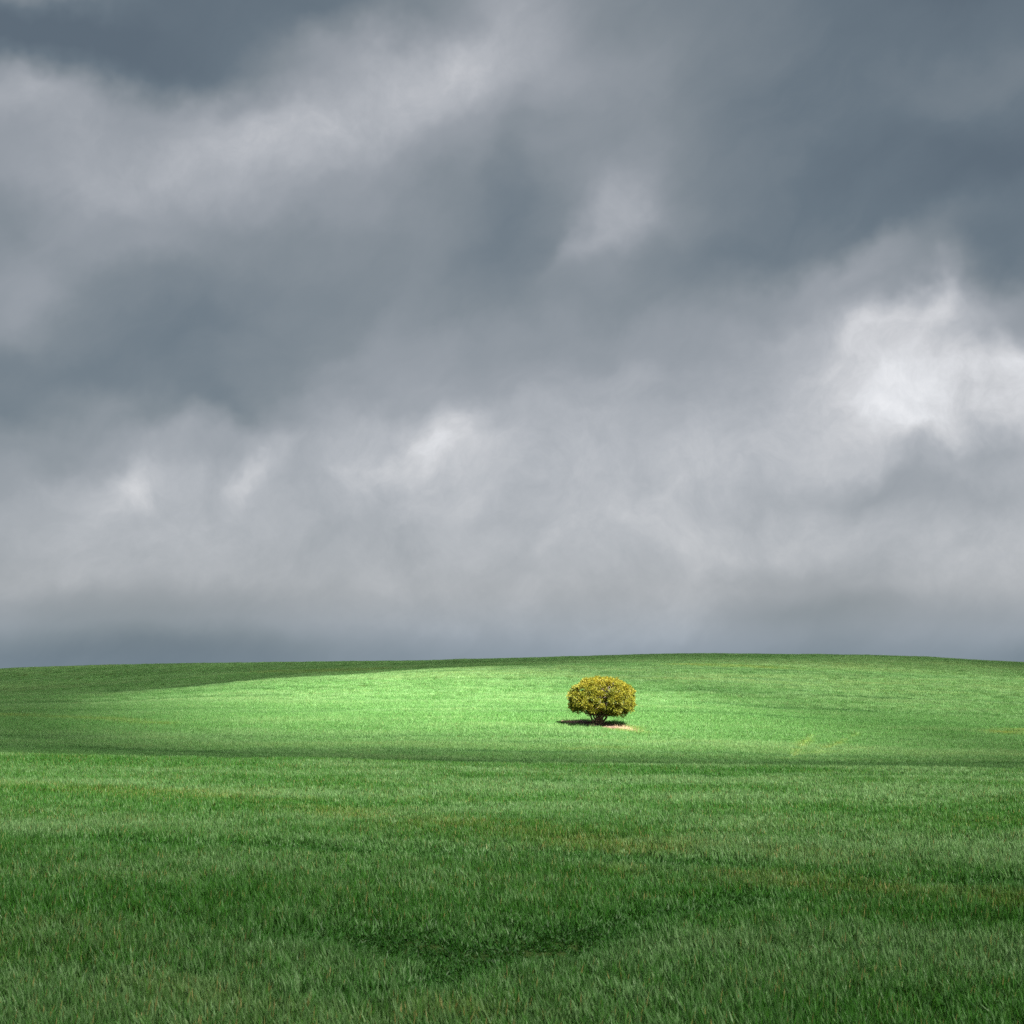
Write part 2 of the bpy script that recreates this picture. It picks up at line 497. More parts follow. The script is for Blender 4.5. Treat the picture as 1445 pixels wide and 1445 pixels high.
# ------------------------------------------------------------------ crop: blade tufts
def blade_material(name, dark, mid, pale, straw, rough, transl, thresh):
    m, n = mat(name)
    at = n.n('ShaderNodeAttribute', attribute_name='bcol')
    sp = n.n('ShaderNodeSeparateColor')
    n.link(at.outputs['Color'], sp.inputs[0])
    rnd, hgt, dead = sp.outputs[0], sp.outputs[1], sp.outputs[2]
    ai = n.n('ShaderNodeAttribute', attribute_name='tint', attribute_type='INSTANCER')
    av = n.n('ShaderNodeAttribute', attribute_name='hue', attribute_type='INSTANCER')
    hue = av.outputs['Fac']; tint = ai.outputs['Fac']
    col = n.mix(rnd, dark, mid)
    # some leaves are bluish and waxy, more so in parts of the field
    wax = n.math('ADD', n.math('MULTIPLY', hue, 0.8), n.math('MULTIPLY', n.math('SUBTRACT', n.math('FRACT', n.math('MULTIPLY', dead, 37.0)), 0.55), 0.9), clamp=True)
    col = n.mix(wax, col, pale)
    # shade of ruts and lines painted into leaf colour (negative tint) and yellowing stretches of the crop
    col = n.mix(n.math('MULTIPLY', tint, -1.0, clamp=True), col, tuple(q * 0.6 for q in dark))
    col = n.mix(n.math('MULTIPLY', tint, n.maprange(rnd, 0.0, 1.0, 0.5, 1.1), clamp=True), col, straw)
    # single dry leaves
    tipf = n.maprange(hgt, 0.35, 0.8, 0.15, 0.85)
    dm = n.math('MULTIPLY', n.math('GREATER_THAN', n.math('ADD', dead, n.math('MULTIPLY', tint, 0.20)), thresh), tipf)
    col = n.mix(dm, col, (0.25, 0.20, 0.07))
    p = n.n('ShaderNodeBsdfPrincipled')
    n.link(col, p.inputs['Base Color'])
    p.inputs['Roughness'].default_value = rough
    p.inputs['Specular IOR Level'].default_value = 0.28
    t = n.n('ShaderNodeBsdfTranslucent')
    n.link(n.mix(0.4, col, (0.08, 0.22, 0.01), 'MIX'), t.inputs[0])
    mx = n.n('ShaderNodeMixShader'); mx.inputs[0].default_value = transl
    n.link(p.outputs[0], mx.inputs[1]); n.link(t.outputs[0], mx.inputs[2])
    o = n.n('ShaderNodeOutputMaterial')
    n.link(mx.outputs[0], o.inputs[0])
    return m

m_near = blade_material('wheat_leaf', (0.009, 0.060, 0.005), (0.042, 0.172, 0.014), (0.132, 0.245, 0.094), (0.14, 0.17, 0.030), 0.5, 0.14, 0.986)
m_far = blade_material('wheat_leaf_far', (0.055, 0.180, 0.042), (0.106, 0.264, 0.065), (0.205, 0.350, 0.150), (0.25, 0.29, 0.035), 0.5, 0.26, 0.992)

def tuft_mesh(name, nb, radius, hmin, hmax, wmin, wmax, segs, material, seed, lean=(-0.05, 0.0)):
    r = np.random.default_rng(seed)
    V, Q, T3, C = [], [], [], []
    base = 0
    for i in range(nb):
        rr = radius * math.sqrt(r.random()); a = r.uniform(0, 6.283)
        bx, by = rr * math.cos(a), rr * math.sin(a)
        h = r.uniform(hmin, hmax) * (1.0 if r.random() > 0.2 else 0.7)
        wd = r.uniform(wmin, wmax)
        da = r.uniform(0, 6.283); out = h * r.uniform(0.08, 0.55)
        dx, dy = math.cos(da) * out + lean[0] * h / 0.25, math.sin(da) * out + lean[1]
        droop = r.uniform(0.0, 0.25) * h if r.random() < 0.4 else 0
        fa = r.uniform(0, 6.283)
        px, py = math.cos(fa), math.sin(fa)
        rv, dv = r.random(), r.random()
        for s in range(segs):
            t = s / segs
            tt = t ** 1.7
            ww = wd * (0.55 + 0.9 * t if t < 0.5 else 1.45 * (1 - t) + 0.28) * 0.5
            cx, cy = bx + dx * tt, by + dy * tt
            cz = h * t - droop * max(0, t - 0.5) ** 2 * 2 - 0.02
            tw = fa + t * 0.8
            px, py = math.cos(tw), math.sin(tw)
            V.append((cx - px * ww, cy - py * ww, cz)); V.append((cx + px * ww, cy + py * ww, cz))
            C.append((rv, t, dv, 1)); C.append((rv, t, dv, 1))
        V.append((bx + dx, by + dy, h - droop)); C.append((rv, 1, dv, 1))
        for s in range(segs - 1):
            b = base + 2 * s
            Q.append((b, b + 1, b + 3, b + 2))
        b = base + 2 * (segs - 1)
        T3.append((b, b + 1, b + 2))
        base += 2 * segs + 1
    fl = []
    if Q: fl.append(np.array(Q))
    fl.append(np.array(T3))
    o = mesh_obj(name, np.array(V), fl, material, smooth=True, link=False)
    ca = o.data.attributes.new('bcol', 'FLOAT_COLOR', 'POINT')
    ca.data.foreach_set('color', np.array(C, dtype=np.float32).ravel())
    return o

near_col = bpy.data.collections.new('wheat_tufts')
for i in range(10):
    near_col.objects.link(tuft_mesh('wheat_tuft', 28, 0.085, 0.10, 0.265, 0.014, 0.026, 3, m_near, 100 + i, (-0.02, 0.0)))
mid_col = bpy.data.collections.new('hillside_wheat_tufts')
for i in range(8):
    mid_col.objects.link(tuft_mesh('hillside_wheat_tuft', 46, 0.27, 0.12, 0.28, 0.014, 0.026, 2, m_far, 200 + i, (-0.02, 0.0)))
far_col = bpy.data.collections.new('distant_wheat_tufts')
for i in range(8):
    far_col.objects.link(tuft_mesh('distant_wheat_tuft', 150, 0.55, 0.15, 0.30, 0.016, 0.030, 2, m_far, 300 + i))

def scatter(name, pts, rot, scl, idx, tint, hue, coll):
    me = bpy.data.meshes.new(name)
    n = len(pts)
    me.vertices.add(n)
    me.vertices.foreach_set('co', pts.astype(np.float32).ravel())
    def fa(nm, typ, arr, key):
        a = me.attributes.new(nm, typ, 'POINT')
        a.data.foreach_set(key, arr.ravel())
    fa('rot', 'FLOAT_VECTOR', rot.astype(np.float32), 'vector')
    fa('scl', 'FLOAT_VECTOR', scl.astype(np.float32), 'vector')
    fa('idx', 'INT', idx.astype(np.int32), 'value')
    fa('tint', 'FLOAT', tint.astype(np.float32), 'value')
    fa('hue', 'FLOAT', hue.astype(np.float32), 'value')
    o = bpy.data.objects.new(name, me)
    COL.objects.link(o)
    ng = bpy.data.node_groups.new(name + '_nodes', 'GeometryNodeTree')
    ng.interface.new_socket('Geometry', in_out='INPUT', socket_type='NodeSocketGeometry')
    ng.interface.new_socket('Geometry', in_out='OUTPUT', socket_type='NodeSocketGeometry')
    gi = ng.nodes.new('NodeGroupInput'); gout = ng.nodes.new('NodeGroupOutput')
    ci = ng.nodes.new('GeometryNodeCollectionInfo')
    ci.inputs['Collection'].default_value = coll
    ci.inputs['Separate Children'].default_value = True
    ci.inputs['Reset Children'].default_value = True
    ip = ng.nodes.new('GeometryNodeInstanceOnPoints')
    ip.inputs['Pick Instance'].default_value = True
    def na(nm, typ):
        nd = ng.nodes.new('GeometryNodeInputNamedAttribute')
        nd.data_type = typ
        nd.inputs['Name'].default_value = nm
        return nd.outputs[0]
    L = ng.links.new
    e2r = ng.nodes.new('FunctionNodeEulerToRotation')
    L(na('rot', 'FLOAT_VECTOR'), e2r.inputs[0])
    L(gi.outputs[0], ip.inputs['Points'])
    L(ci.outputs[0], ip.inputs['Instance'])
    L(na('idx', 'INT'), ip.inputs['Instance Index'])
    L(e2r.outputs[0], ip.inputs['Rotation'])
    L(na('scl', 'FLOAT_VECTOR'), ip.inputs['Scale'])
    L(ip.outputs[0], gout.inputs[0])
    md = o.modifiers.new('tufts', 'NODES')
    md.node_group = ng
    return o

def vnoise(X, Y, cell_x, cell_y, seed):
    """smooth value noise, 0..1"""
    r = np.random.default_rng(seed)
    tab = r.random((256, 256))
    fx, fy = X / cell_x + 1000.0, Y / cell_y + 1000.0
    ix, iy = np.floor(fx).astype(int), np.floor(fy).astype(int)
    tx, ty = fx - ix, fy - iy
    tx = tx * tx * (3 - 2 * tx); ty = ty * ty * (3 - 2 * ty)
    gt = lambda a, b: tab[a % 256, b % 256]
    return ((gt(ix, iy) * (1 - tx) + gt(ix + 1, iy) * tx) * (1 - ty)
            + (gt(ix, iy + 1) * (1 - tx) + gt(ix + 1, iy + 1) * tx) * ty)

def seg_dist(X, Y, pl):
    best = np.full(X.shape, 1e9)
    for (x0, y0), (x1, y1) in zip(pl[:-1], pl[1:]):
        dx, dy = x1 - x0, y1 - y0
        t = np.clip(((X - x0) * dx + (Y - y0) * dy) / (dx * dx + dy * dy), 0, 1)
        best = np.minimum(best, np.hypot(X - x0 - t * dx, Y - y0 - t * dy))
    return best

def on_field(px, py, lo=14.0, hi=72.0, z_off=CANOPY * 0.5):
    """where a sight line meets the crop (used once to lay out the wheel ruts)"""
    b = (722.5 - py) / FPX; a = (px - 722.5) / FPX
    yy = math.cos(PITCH) - b * math.sin(PITCH)
    u, s = a / yy, (math.sin(PITCH) + b * math.cos(PITCH)) / yy
    Y = np.linspace(lo, hi, 4000)
    d = s * Y - (terrain(u * Y, Y) + z_off)
    hit = np.where(d <= 0)[0]
    y = Y[hit[0]] if len(hit) else hi
    return (u * y, y)

RUTS = [  # (points, half width, depth)
    ([on_field(*p) for p in ((550, 1322), (610, 1338), (680, 1346), (750, 1336), (820, 1314))], 0.9, 0.82),
    ([on_field(*p) for p in ((820, 1314), (910, 1290), (1000, 1281), (1065, 1268))], 0.55, 0.62),
    ([on_field(*p) for p in ((690, 1352), (610, 1388), (520, 1405), (440, 1412))], 0.4, 0.6),
    ([on_field(*p) for p in ((560, 1335), (470, 1322), (400, 1325))], 0.4, 0.6),
    ([on_field(*p) for p in ((60, 1184), (200, 1190), (420, 1194), (520, 1202), (650, 1208), (780, 1207), (900, 1213), (1050, 1222))], 0.55, 0.62),
    ([on_field(*p) for p in ((1340, 1252), (1400, 1246), (1470, 1244))], 0.6, 0.7),
    ([on_field(*p) for p in ((1060, 1090), (1150, 1097), (1290, 1095))], 1.0, 0.35),
    ([on_field(*p) for p in ((960, 1093), (1030, 1099))], 0.9, 0.35),
    ([on_field(*p) for p in ((1370, 1096), (1420, 1097))], 1.0, 0.45),
    ([on_field(*p) for p in ((780, 1104), (900, 1108))], 1.0, 0.28),
    ([on_field(*p) for p in ((520, 1136), (700, 1142))], 0.6, 0.25),
]
STRAW = [
    ([on_field(*p) for p in ((930, 1232), (1040, 1240), (1150, 1250), (1280, 1258), (1445, 1272))], 0.9, 0.42),
    ([on_field(*p) for p in ((250, 1120), (420, 1138), (560, 1160), (760, 1178), (900, 1200), (990, 1206))], 1.6, 0.30),
    ([on_field(*p) for p in ((60, 1110), (300, 1128))], 1.6, 0.22),
    ([on_field(*p) for p in ((240, 1395), (420, 1420), (600, 1430))], 0.6, 0.35),
]

# ---- foreground crop
DENS = 50.0
YA, YB = 13.2, 79.0
def half_w(y): return 0.345 * y + 2.2
area = (getattr(np,"trapezoid",None) or np.trapz)([2 * half_w(y) for y in np.linspace(YA, YB, 50)], np.linspace(YA, YB, 50))
N = int(area * DENS)
yy = RNG.uniform(0, 1, N * 3) * (YB - YA) + YA
xx = RNG.uniform(-1, 1, N * 3) * half_w(YB)
keep = np.abs(xx) < half_w(yy)
# thinner behind, where leaves overlap in view anyway
keep &= RNG.random(len(yy)) < np.clip(1.25 - 0.011 * yy, 0.45, 1)
X, Y = xx[keep][:N], yy[keep][:N]
N = len(X)
rut = np.zeros(N)
for pl, hw, dp in RUTS:
    d = seg_dist(X + 0.5 * (vnoise(X, Y, 0.7, 0.7, 21) - 0.5), Y + 0.7 * (vnoise(X, Y, 0.7, 0.7, 22) - 0.5), pl)
    rut = np.maximum(rut, dp * np.exp(-(d / hw) ** 2))
tint = np.zeros(N)
for pl, hw, st in STRAW:
    d = seg_dist(X, Y, pl)
    tint = np.maximum(tint, st * np.exp(-(d / hw) ** 2) * np.clip(2.2 * vnoise(X, Y, 1.4, 0.9, 31) - 0.4, 0, 1.2))
tint = np.clip(tint + 0.22 * np.clip(vnoise(X, Y, 3.0, 1.8, 33) - 0.55, 0, 1) + RNG.normal(0, 0.05, N), 0, 1)
hue = np.clip(1.5 * (vnoise(X, Y, 6.0, 4.0, 41) - 0.35) + 0.7 * (vnoise(X, Y, 1.4, 1.0, 42) - 0.4) + 0.15 + RNG.normal(0, 0.16, N), 0, 1)
hue = hue * np.clip(0.7 + 0.02 * (Y - 13), 0.7, 1.0)          # greener, less waxy leaves in the lower part of the field
hue = hue * (1 - 0.95 * np.clip(rut * 1.6, 0, 1))
tint = tint * (1 - np.clip(rut * 1.5, 0, 1)) - np.clip(rut * 0.65, 0, 0.48)  # hollow shade of the ruts painted in as darker leaves
hgt = (0.78 + 0.35 * vnoise(X, Y, 1.1, 0.9, 51) + 0.2 * vnoise(X, Y, 0.4, 0.4, 52)) * (1 - rut * 1.05)
hgt *= RNG.uniform(0.85, 1.15, N)
hgt = np.clip(hgt, 0.25, 1.5)
Z = terrain(X, Y)
tilt = np.clip(rut * 1.3, 0, 0.9)
rot = np.stack([RNG.normal(0, 0.10, N) - tilt * RNG.uniform(0.2, 1.0, N),
                RNG.normal(-0.05, 0.12, N) + tilt * RNG.normal(0.4, 0.5, N),
                RNG.uniform(0, 6.283, N)], 1)
# keep the common lean of the crop: turn only a little in most tufts
rot[:, 2] = RNG.normal(0, 0.8, N)
wsc = RNG.uniform(0.85, 1.2, N)
scl = np.stack([wsc, wsc, hgt], 1)
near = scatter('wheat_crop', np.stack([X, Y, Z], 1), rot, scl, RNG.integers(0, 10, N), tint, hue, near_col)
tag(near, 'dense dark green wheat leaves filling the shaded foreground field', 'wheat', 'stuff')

# ---- hillside crop
def density(y): return np.where(y < 152, 15.0, np.clip(4.2 - 0.0085 * y, 1.3, 4.2))
YA, YB = 84.0, 420.0
M = 950000
yy = np.sqrt(RNG.uniform(YA ** 2, YB ** 2, M))
xx = RNG.uniform(-1, 1, M) * (0.352 * yy + 3)
tot_area = 0.352 * (YB ** 2 - YA ** 2)
keep = RNG.random(M) < density(yy) * tot_area / M
X, Y = xx[keep], yy[keep]
# bare bed under the tree
ex, ey = X - (TREE[0] - 0.15), Y - (TREE[1] + 0.4)
BED = lambda ex, ey: np.hypot((ex) / 2.75, (ey + 0.95 * ex) / 1.75)
bedr = BED(ex, ey) + 0.25 * (vnoise(X, Y, 0.8, 0.8, 61) - 0.5)
k2 = bedr > 1.0
X, Y, bedr = X[k2], Y[k2], bedr[k2]
N = len(X)
F = lambda px, py, lo=95.0, hi=420.0: on_field(px, py, lo, hi)
LINES = [  # yellowed or trampled strips on the hill: points, half width, tint, flattening
    ([F(1118, 1068), F(1128, 1056), F(1136, 1046), F(1147, 1036)], 0.30, 0.4, 0.75),
    ([F(1150, 1062), F(1172, 1052), F(1190, 1044), F(1210, 1034)], 0.30, 0.35, 0.75),
    ([F(1131, 1052), F(1139, 1043)], 0.45, 0.5, 0.2),
    ([F(1168, 1054), F(1186, 1047)], 0.40, 0.5, 0.2),
    ([F(1108, 1069), F(1140, 1064), F(1172, 1060), F(1215, 1056)], 0.8, 0.12, 0.5),
    ([F(1428, 1034), F(1450, 1032), F(1480, 1030)], 1.5, 1.4, 0.5),
    ([F(1410, 1031), F(1470, 1028)], 1.0, 0.6, 0.2),
    ([F(0, 1009), F(80, 1012), F(160, 1015), F(240, 1021)], 1.4, 0.28, 0.0),
    ([F(395, 947), F(440, 946), F(500, 946)], 6.0, 0.4, 0.0),
    ([F(820, 1057), F(870, 1056)], 1.0, 0.35, 0.0),
    ([F(985, 938), F(1080, 942)], 5.0, 0.45, 0.0),
]
tint = np.zeros(N); flat = np.zeros(N)
for pl, hw, st, fl in LINES:
    d = seg_dist(X, Y, pl)
    e = np.exp(-(d / hw) ** 2)
    if hw > 0.6: e = e * np.clip(1.8 * vnoise(X, Y, 3.0, 1.5, 410) - 0.1, 0.15, 1.0)
    tint = np.maximum(tint, st * e); flat = np.maximum(flat, fl * e)
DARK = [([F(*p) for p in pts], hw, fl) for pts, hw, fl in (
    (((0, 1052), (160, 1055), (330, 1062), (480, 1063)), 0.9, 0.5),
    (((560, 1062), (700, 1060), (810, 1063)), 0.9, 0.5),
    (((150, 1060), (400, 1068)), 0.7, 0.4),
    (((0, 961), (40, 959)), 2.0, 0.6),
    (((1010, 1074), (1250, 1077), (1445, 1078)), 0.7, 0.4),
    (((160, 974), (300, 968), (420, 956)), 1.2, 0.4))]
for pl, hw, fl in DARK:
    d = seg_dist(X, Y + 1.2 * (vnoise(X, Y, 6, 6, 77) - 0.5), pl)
    flat = np.maximum(flat, fl * np.exp(-(d / hw) ** 2)); tint = np.minimum(tint, tint - 1.3 * fl * np.exp(-(d / hw) ** 2))  # lines also get painted shade through a darker leaf colour
lr = np.random.default_rng(55)
for i in range(70):      # drill and tramlines running along the slope
    y0 = lr.uniform(97, 250); x0 = lr.uniform(-0.3, 0.3) * y0; L_ = lr.uniform(8, 40); sl = lr.normal(0.05, 0.08)
    pl = [(x0 + t * L_, y0 + sl * t * L_ + lr.normal(0, 0.25)) for t in np.linspace(-1, 1, 5)]
    hw = lr.uniform(0.3, 0.7) * (0.3 + y0 / 130); fl = lr.uniform(0.2, 0.55)
    d = seg_dist(X, Y, pl)
    ee = fl * np.exp(-(d / hw) ** 2) * np.clip(2.4 * vnoise(X, Y, 4.0, 2.0, 500 + i) - 0.5, 0, 1)
    flat = np.maximum(flat, ee); tint = tint - 1.2 * ee  # shade of the flattened rows painted into their leaf colour
streak = vnoise(X + 0.25 * Y, Y, 16.0, 2.2, 71) * 0.6 + vnoise(X, Y, 5.0, 1.0, 72) * 0.4
big = vnoise(X, Y, 45.0, 22.0, 73)
tint = np.clip(tint + 0.5 * np.clip(big - 0.5, 0, 1) * streak + 0.25 * np.clip(streak - 0.6, 0, 1) + RNG.normal(0, 0.03, N), -0.9, 1)
ring = np.exp(-((bedr - 1.1) / 0.35) ** 2) * (X > TREE[0] + 0.5)
tint = np.clip(tint + 0.4 * ring, -0.9, 1)
hue = np.clip(0.55 * big + 1.1 * (streak - 0.4) + RNG.normal(0.1, 0.16, N), 0, 1)
hgt = (0.55 + 0.85 * streak + RNG.normal(0, 0.10, N)) * (1 - flat)
hgt = np.clip(hgt, 0.25, 1.6)
Z = terrain(X, Y)
e_ = 0.8
sxn = (terrain(X + e_, Y) - terrain(X - e_, Y)) / (2 * e_)
syn = (terrain(X, Y + e_) - terrain(X, Y - e_)) / (2 * e_)
# tilt with the slope, spin first about the vertical
rz = RNG.uniform(0, 6.283, N)
rot = np.stack([np.arctan(syn), -np.arctan(sxn), np.zeros(N)], 1)
cz, sz = np.cos(rz), np.sin(rz)
# euler XYZ applies x, then y, then z: express the slope in the spun frame
gxl = sxn * cz + syn * sz
gyl = -sxn * sz + syn * cz
rot = np.stack([np.arctan(gyl), -np.arctan(gxl), rz], 1)
wsc = RNG.uniform(0.8, 1.2, N)
scl = np.stack([wsc, wsc, hgt], 1)
P_ = np.stack([X, Y, Z], 1)
idx = RNG.integers(0, 8, N)
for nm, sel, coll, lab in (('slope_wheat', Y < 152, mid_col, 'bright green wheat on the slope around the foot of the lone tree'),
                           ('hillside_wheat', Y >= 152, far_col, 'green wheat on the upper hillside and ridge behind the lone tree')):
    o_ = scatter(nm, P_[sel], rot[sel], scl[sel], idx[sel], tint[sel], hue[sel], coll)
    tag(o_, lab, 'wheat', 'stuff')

# ------------------------------------------------------------------ lone tree
TX, TY = TREE
TZ = float(terrain(TX, TY))

def tube(path, radii, nseg=9, rough=0.12, seed=0):
    r = np.random.default_rng(seed)
    V, F_ = [], []
    P = [Vector(p) for p in path]
    up = Vector((0.3, 1, 0.2)).normalized()
    for i, p in enumerate(P):
        t = (P[min(i + 1, len(P) - 1)] - P[max(i - 1, 0)]).normalized()
        a = t.cross(up).normalized(); b = t.cross(a)
        for j in range(nseg):
            th = 2 * math.pi * j / nseg
            rr = radii[i] * (1 + rough * math.sin(3 * th + seed) + r.normal(0, rough * 0.5))
            q = p + a * math.cos(th) * rr + b * math.sin(th) * rr
            V.append(tuple(q))
    for i in range(len(P) - 1):
        for j in range(nseg):
            F_.append((i * nseg + j, i * nseg + (j + 1) % nseg, (i + 1) * nseg + (j + 1) % nseg, (i + 1) * nseg + j))
    F_.append(tuple(range(nseg))[::-1])
    F_.append(tuple((len(P) - 1) * nseg + j for j in range(nseg)))
    return V, F_

def bend(p0, p1, n, wobble, rs, sag=0.0):
    p0, p1 = Vector(p0), Vector(p1)
    L = (p1 - p0).length
    out = []
    for i in range(n + 1):
        t = i / n
        q = p0.lerp(p1, t)
        if 0 < i < n:
            q += Vector((rs.normal(), rs.normal(), rs.normal())) * wobble * L
        q.z += sag * math.sin(math.pi * t)
        out.append(q)
    return out

m_bark, b = mat('reddish_bark')
tcb = b.n('ShaderNodeTexCoord')
mpb = b.n('ShaderNodeMapping'); mpb.inputs['Scale'].default_value = (9, 9, 2.2)
b.link(tcb.outputs['Object'], mpb.inputs[0])
bn = b.noise(mpb.outputs[0], 2.5, 6, 0.65).outputs['Fac']
bc = b.ramp(bn, [(0.3, (0.09, 0.055, 0.040)), (0.55, (0.28, 0.175, 0.125)), (0.75, (0.42, 0.31, 0.24))])
bp = b.n('ShaderNodeBsdfPrincipled'); b.link(bc, bp.inputs['Base Color']); bp.inputs['Roughness'].default_value = 0.9
bb = b.n('ShaderNodeBump'); bb.inputs['Distance'].default_value = 0.03; b.link(bn, bb.inputs['Height']); b.link(bb.outputs[0], bp.inputs['Normal'])
bo = b.n('ShaderNodeOutputMaterial'); b.link(bp.outputs[0], bo.inputs[0])

m_twig, b = mat('grey_dead_wood')
tcb = b.n('ShaderNodeTexCoord')
bn = b.noise(tcb.outputs['Object'], 8, 5, 0.6).outputs['Fac']
bc = b.ramp(bn, [(0.3, (0.12, 0.10, 0.09)), (0.7, (0.34, 0.29, 0.26))])
bp = b.n('ShaderNodeBsdfPrincipled'); b.link(bc, bp.inputs['Base Color']); bp.inputs['Roughness'].default_value = 0.9
bo = b.n('ShaderNodeOutputMaterial'); b.link(bp.outputs[0], bo.inputs[0])

m_leaf, l = mat('golden_green_foliage')
la = l.n('ShaderNodeAttribute', attribute_name='lcol')
ls = l.n('ShaderNodeSeparateColor'); l.link(la.outputs['Color'], ls.inputs[0])
lc = l.mix(ls.outputs[0], (0.072, 0.110, 0.010), (0.215, 0.215, 0.018))     # olive to golden new shoots
lc = l.mix(l.math('MULTIPLY', ls.outputs[1], 0.48), lc, (0.40, 0.29, 0.024))
lp = l.n('ShaderNodeBsdfPrincipled'); l.link(lc, lp.inputs['Base Color'])
lp.inputs['Roughness'].default_value = 0.55; lp.inputs['Specular IOR Level'].default_value = 0.3
lt = l.n('ShaderNodeBsdfTranslucent'); l.link(lc, lt.inputs[0])
lm = l.n('ShaderNodeMixShader'); lm.inputs[0].default_value = 0.2
l.link(lp.outputs[0], lm.inputs[1]); l.link(lt.outputs[0], lm.inputs[2])
lo = l.n('ShaderNodeOutputMaterial'); l.link(lm.outputs[0], lo.inputs[0])

tree = bpy.data.objects.new('tree', None)
COL.objects.link(tree)
tree.location = (TX, TY, TZ)
tree.scale = (0.965, 0.965, 0.965)
tree.empty_display_size = 0.5
tag(tree, 'lone bushy tree with golden green domed crown on bare soil in the field', 'tree')

rs = np.random.default_rng(8)
CC = Vector((0.33, 0.0, 2.16))     # crown centre
stems = [((-0.28, 0.0, -0.1), (-1.35, 0.1, 1.75), 0.115), ((-0.08, -0.12, -0.1), (-0.45, -0.7, 2.2), 0.15),
         ((0.12, 0.05, -0.1), (0.35, -0.1, 2.6), 0.21), ((0.24, -0.1, -0.1), (0.95, -0.75, 1.9), 0.15),
         ((0.30, 0.12, -0.1), (1.75, 0.4, 1.9), 0.13), ((0.0, 0.22, -0.1), (-0.2, 1.1, 2.0), 0.14), ((-0.18, 0.14, -0.1), (-0.75, 0.5, 2.35), 0.12)]
tv, tf = [], []
def add(buf_v, buf_f, V, F_):
    o = len(buf_v)
    buf_v.extend(V)
    buf_f.extend([tuple(i + o for i in f) for f in F_])
bv, bf = [], []
for si, (a, e, r0) in enumerate(stems):
    path = bend(a, e, 8, 0.028, rs, 0.0)
    for q_, pp in enumerate(path):
        tq = q_ / 8.0
        pp.x = a[0] * 0.8 + (pp.x - a[0]) * tq ** 0.45
        pp.y = a[1] * 0.8 + (pp.y - a[1]) * tq ** 0.45
    path[1] = path[1].lerp(Vector((path[0].x * 0.9, path[0].y * 0.9, path[1].z)), 0.6)
    V, F_ = tube(path, [r0 * 0.72 * (1.5 if i == 0 else 1.12 - 0.085 * i) for i in range(9)], 10, 0.12, si)
    add(tv, tf, V, F_)
    # limbs out to the crown shell
    for q in range(5):
        st = path[4 + q % 4]
        d = Vector((rs.normal(), rs.normal(), abs(rs.normal()) * 0.8 + 0.1)).normalized()
        d = (d + (Vector(e) - CC).normalized() * 0.8 if (Vector(e) - CC).length > 0.2 else d).normalized()
        en = st + d * rs.uniform(0.7, 1.3)
        V, F_ = tube(bend(st, en, 5, 0.05, rs), [r0 * 0.42 * (1 - 0.15 * i) for i in range(6)], 6, 0.1, q)
        add(bv, bf, V, F_)
# root flares
for a in (-2.9, -2.2, -1.3, -0.5, 0.3, 1.6):
    e = Vector((math.cos(a) * rs.uniform(0.55, 0.95), math.sin(a) * rs.uniform(0.5, 0.8), -0.03))
    V, F_ = tube(bend((math.cos(a) * 0.15, math.sin(a) * 0.15, 0.16), e, 5, 0.05, rs, 0.05), [0.12, 0.09, 0.07, 0.06, 0.05, 0.03], 7, 0.15, 3)
    add(tv, tf, V, F_)
mesh_obj('trunk', tv, tf, m_bark, tree, smooth=True)
mesh_obj('branches', bv, bf, m_bark, tree, smooth=True)

# crown: a dome of many small cauliflower-like leaf clusters
def crown_r(d):
    """distance from crown centre to the shell along unit direction d"""
    x, y, z = d
    a, b_, c_ = 2.45, 2.30, (1.50 if z > 0 else 1.22)
    n_ = 2.4 if z > 0 else 3.4
    r = (abs(x / a) ** n_ + abs(y / b_) ** n_ + abs(z / c_) ** n_) ** (-1 / n_)
    th = math.atan2(y, x)
    r *= 1 + 0.035 * math.sin(5 * th + 3 * z) + 0.03 * math.sin(9 * th - 7 * z + 1) + 0.025 * math.sin(4 * z * 2 + 2 * th)
    return r
clumps = []
N1 = 620
for i in range(N1):
    z = 1 - 2 * (i + 0.5) / N1
    ph = i * 2.399963
    d = Vector((math.sqrt(1 - z * z) * math.cos(ph), math.sqrt(1 - z * z) * math.sin(ph), z))
    d = (d + Vector((rs.normal(), rs.normal(), rs.normal())) * 0.07).normalized()
    r = crown_r(d) * rs.uniform(0.86, 1.0)
    p = CC + d * r
    if p.z < 0.98 - 0.12 * math.sin(p.x * 2.1 + 0.6) + (0.22 if p.x < -0.8 else 0):
        continue
    if d.y < 0.1 and -1.1 < p.x < 0.75 and p.z < 1.22:
        continue
    # sparse, woody window in the front of the crown
    if d.y < -0.3 and abs(d.x - 0.12) < 0.30 and -0.15 < d.z < 0.62 and rs.random() < 0.38:
        continue
    if rs.random() < 0.12:
        continue
    clumps.append((p, d, rs.uniform(0.19, 0.31), 1.0))
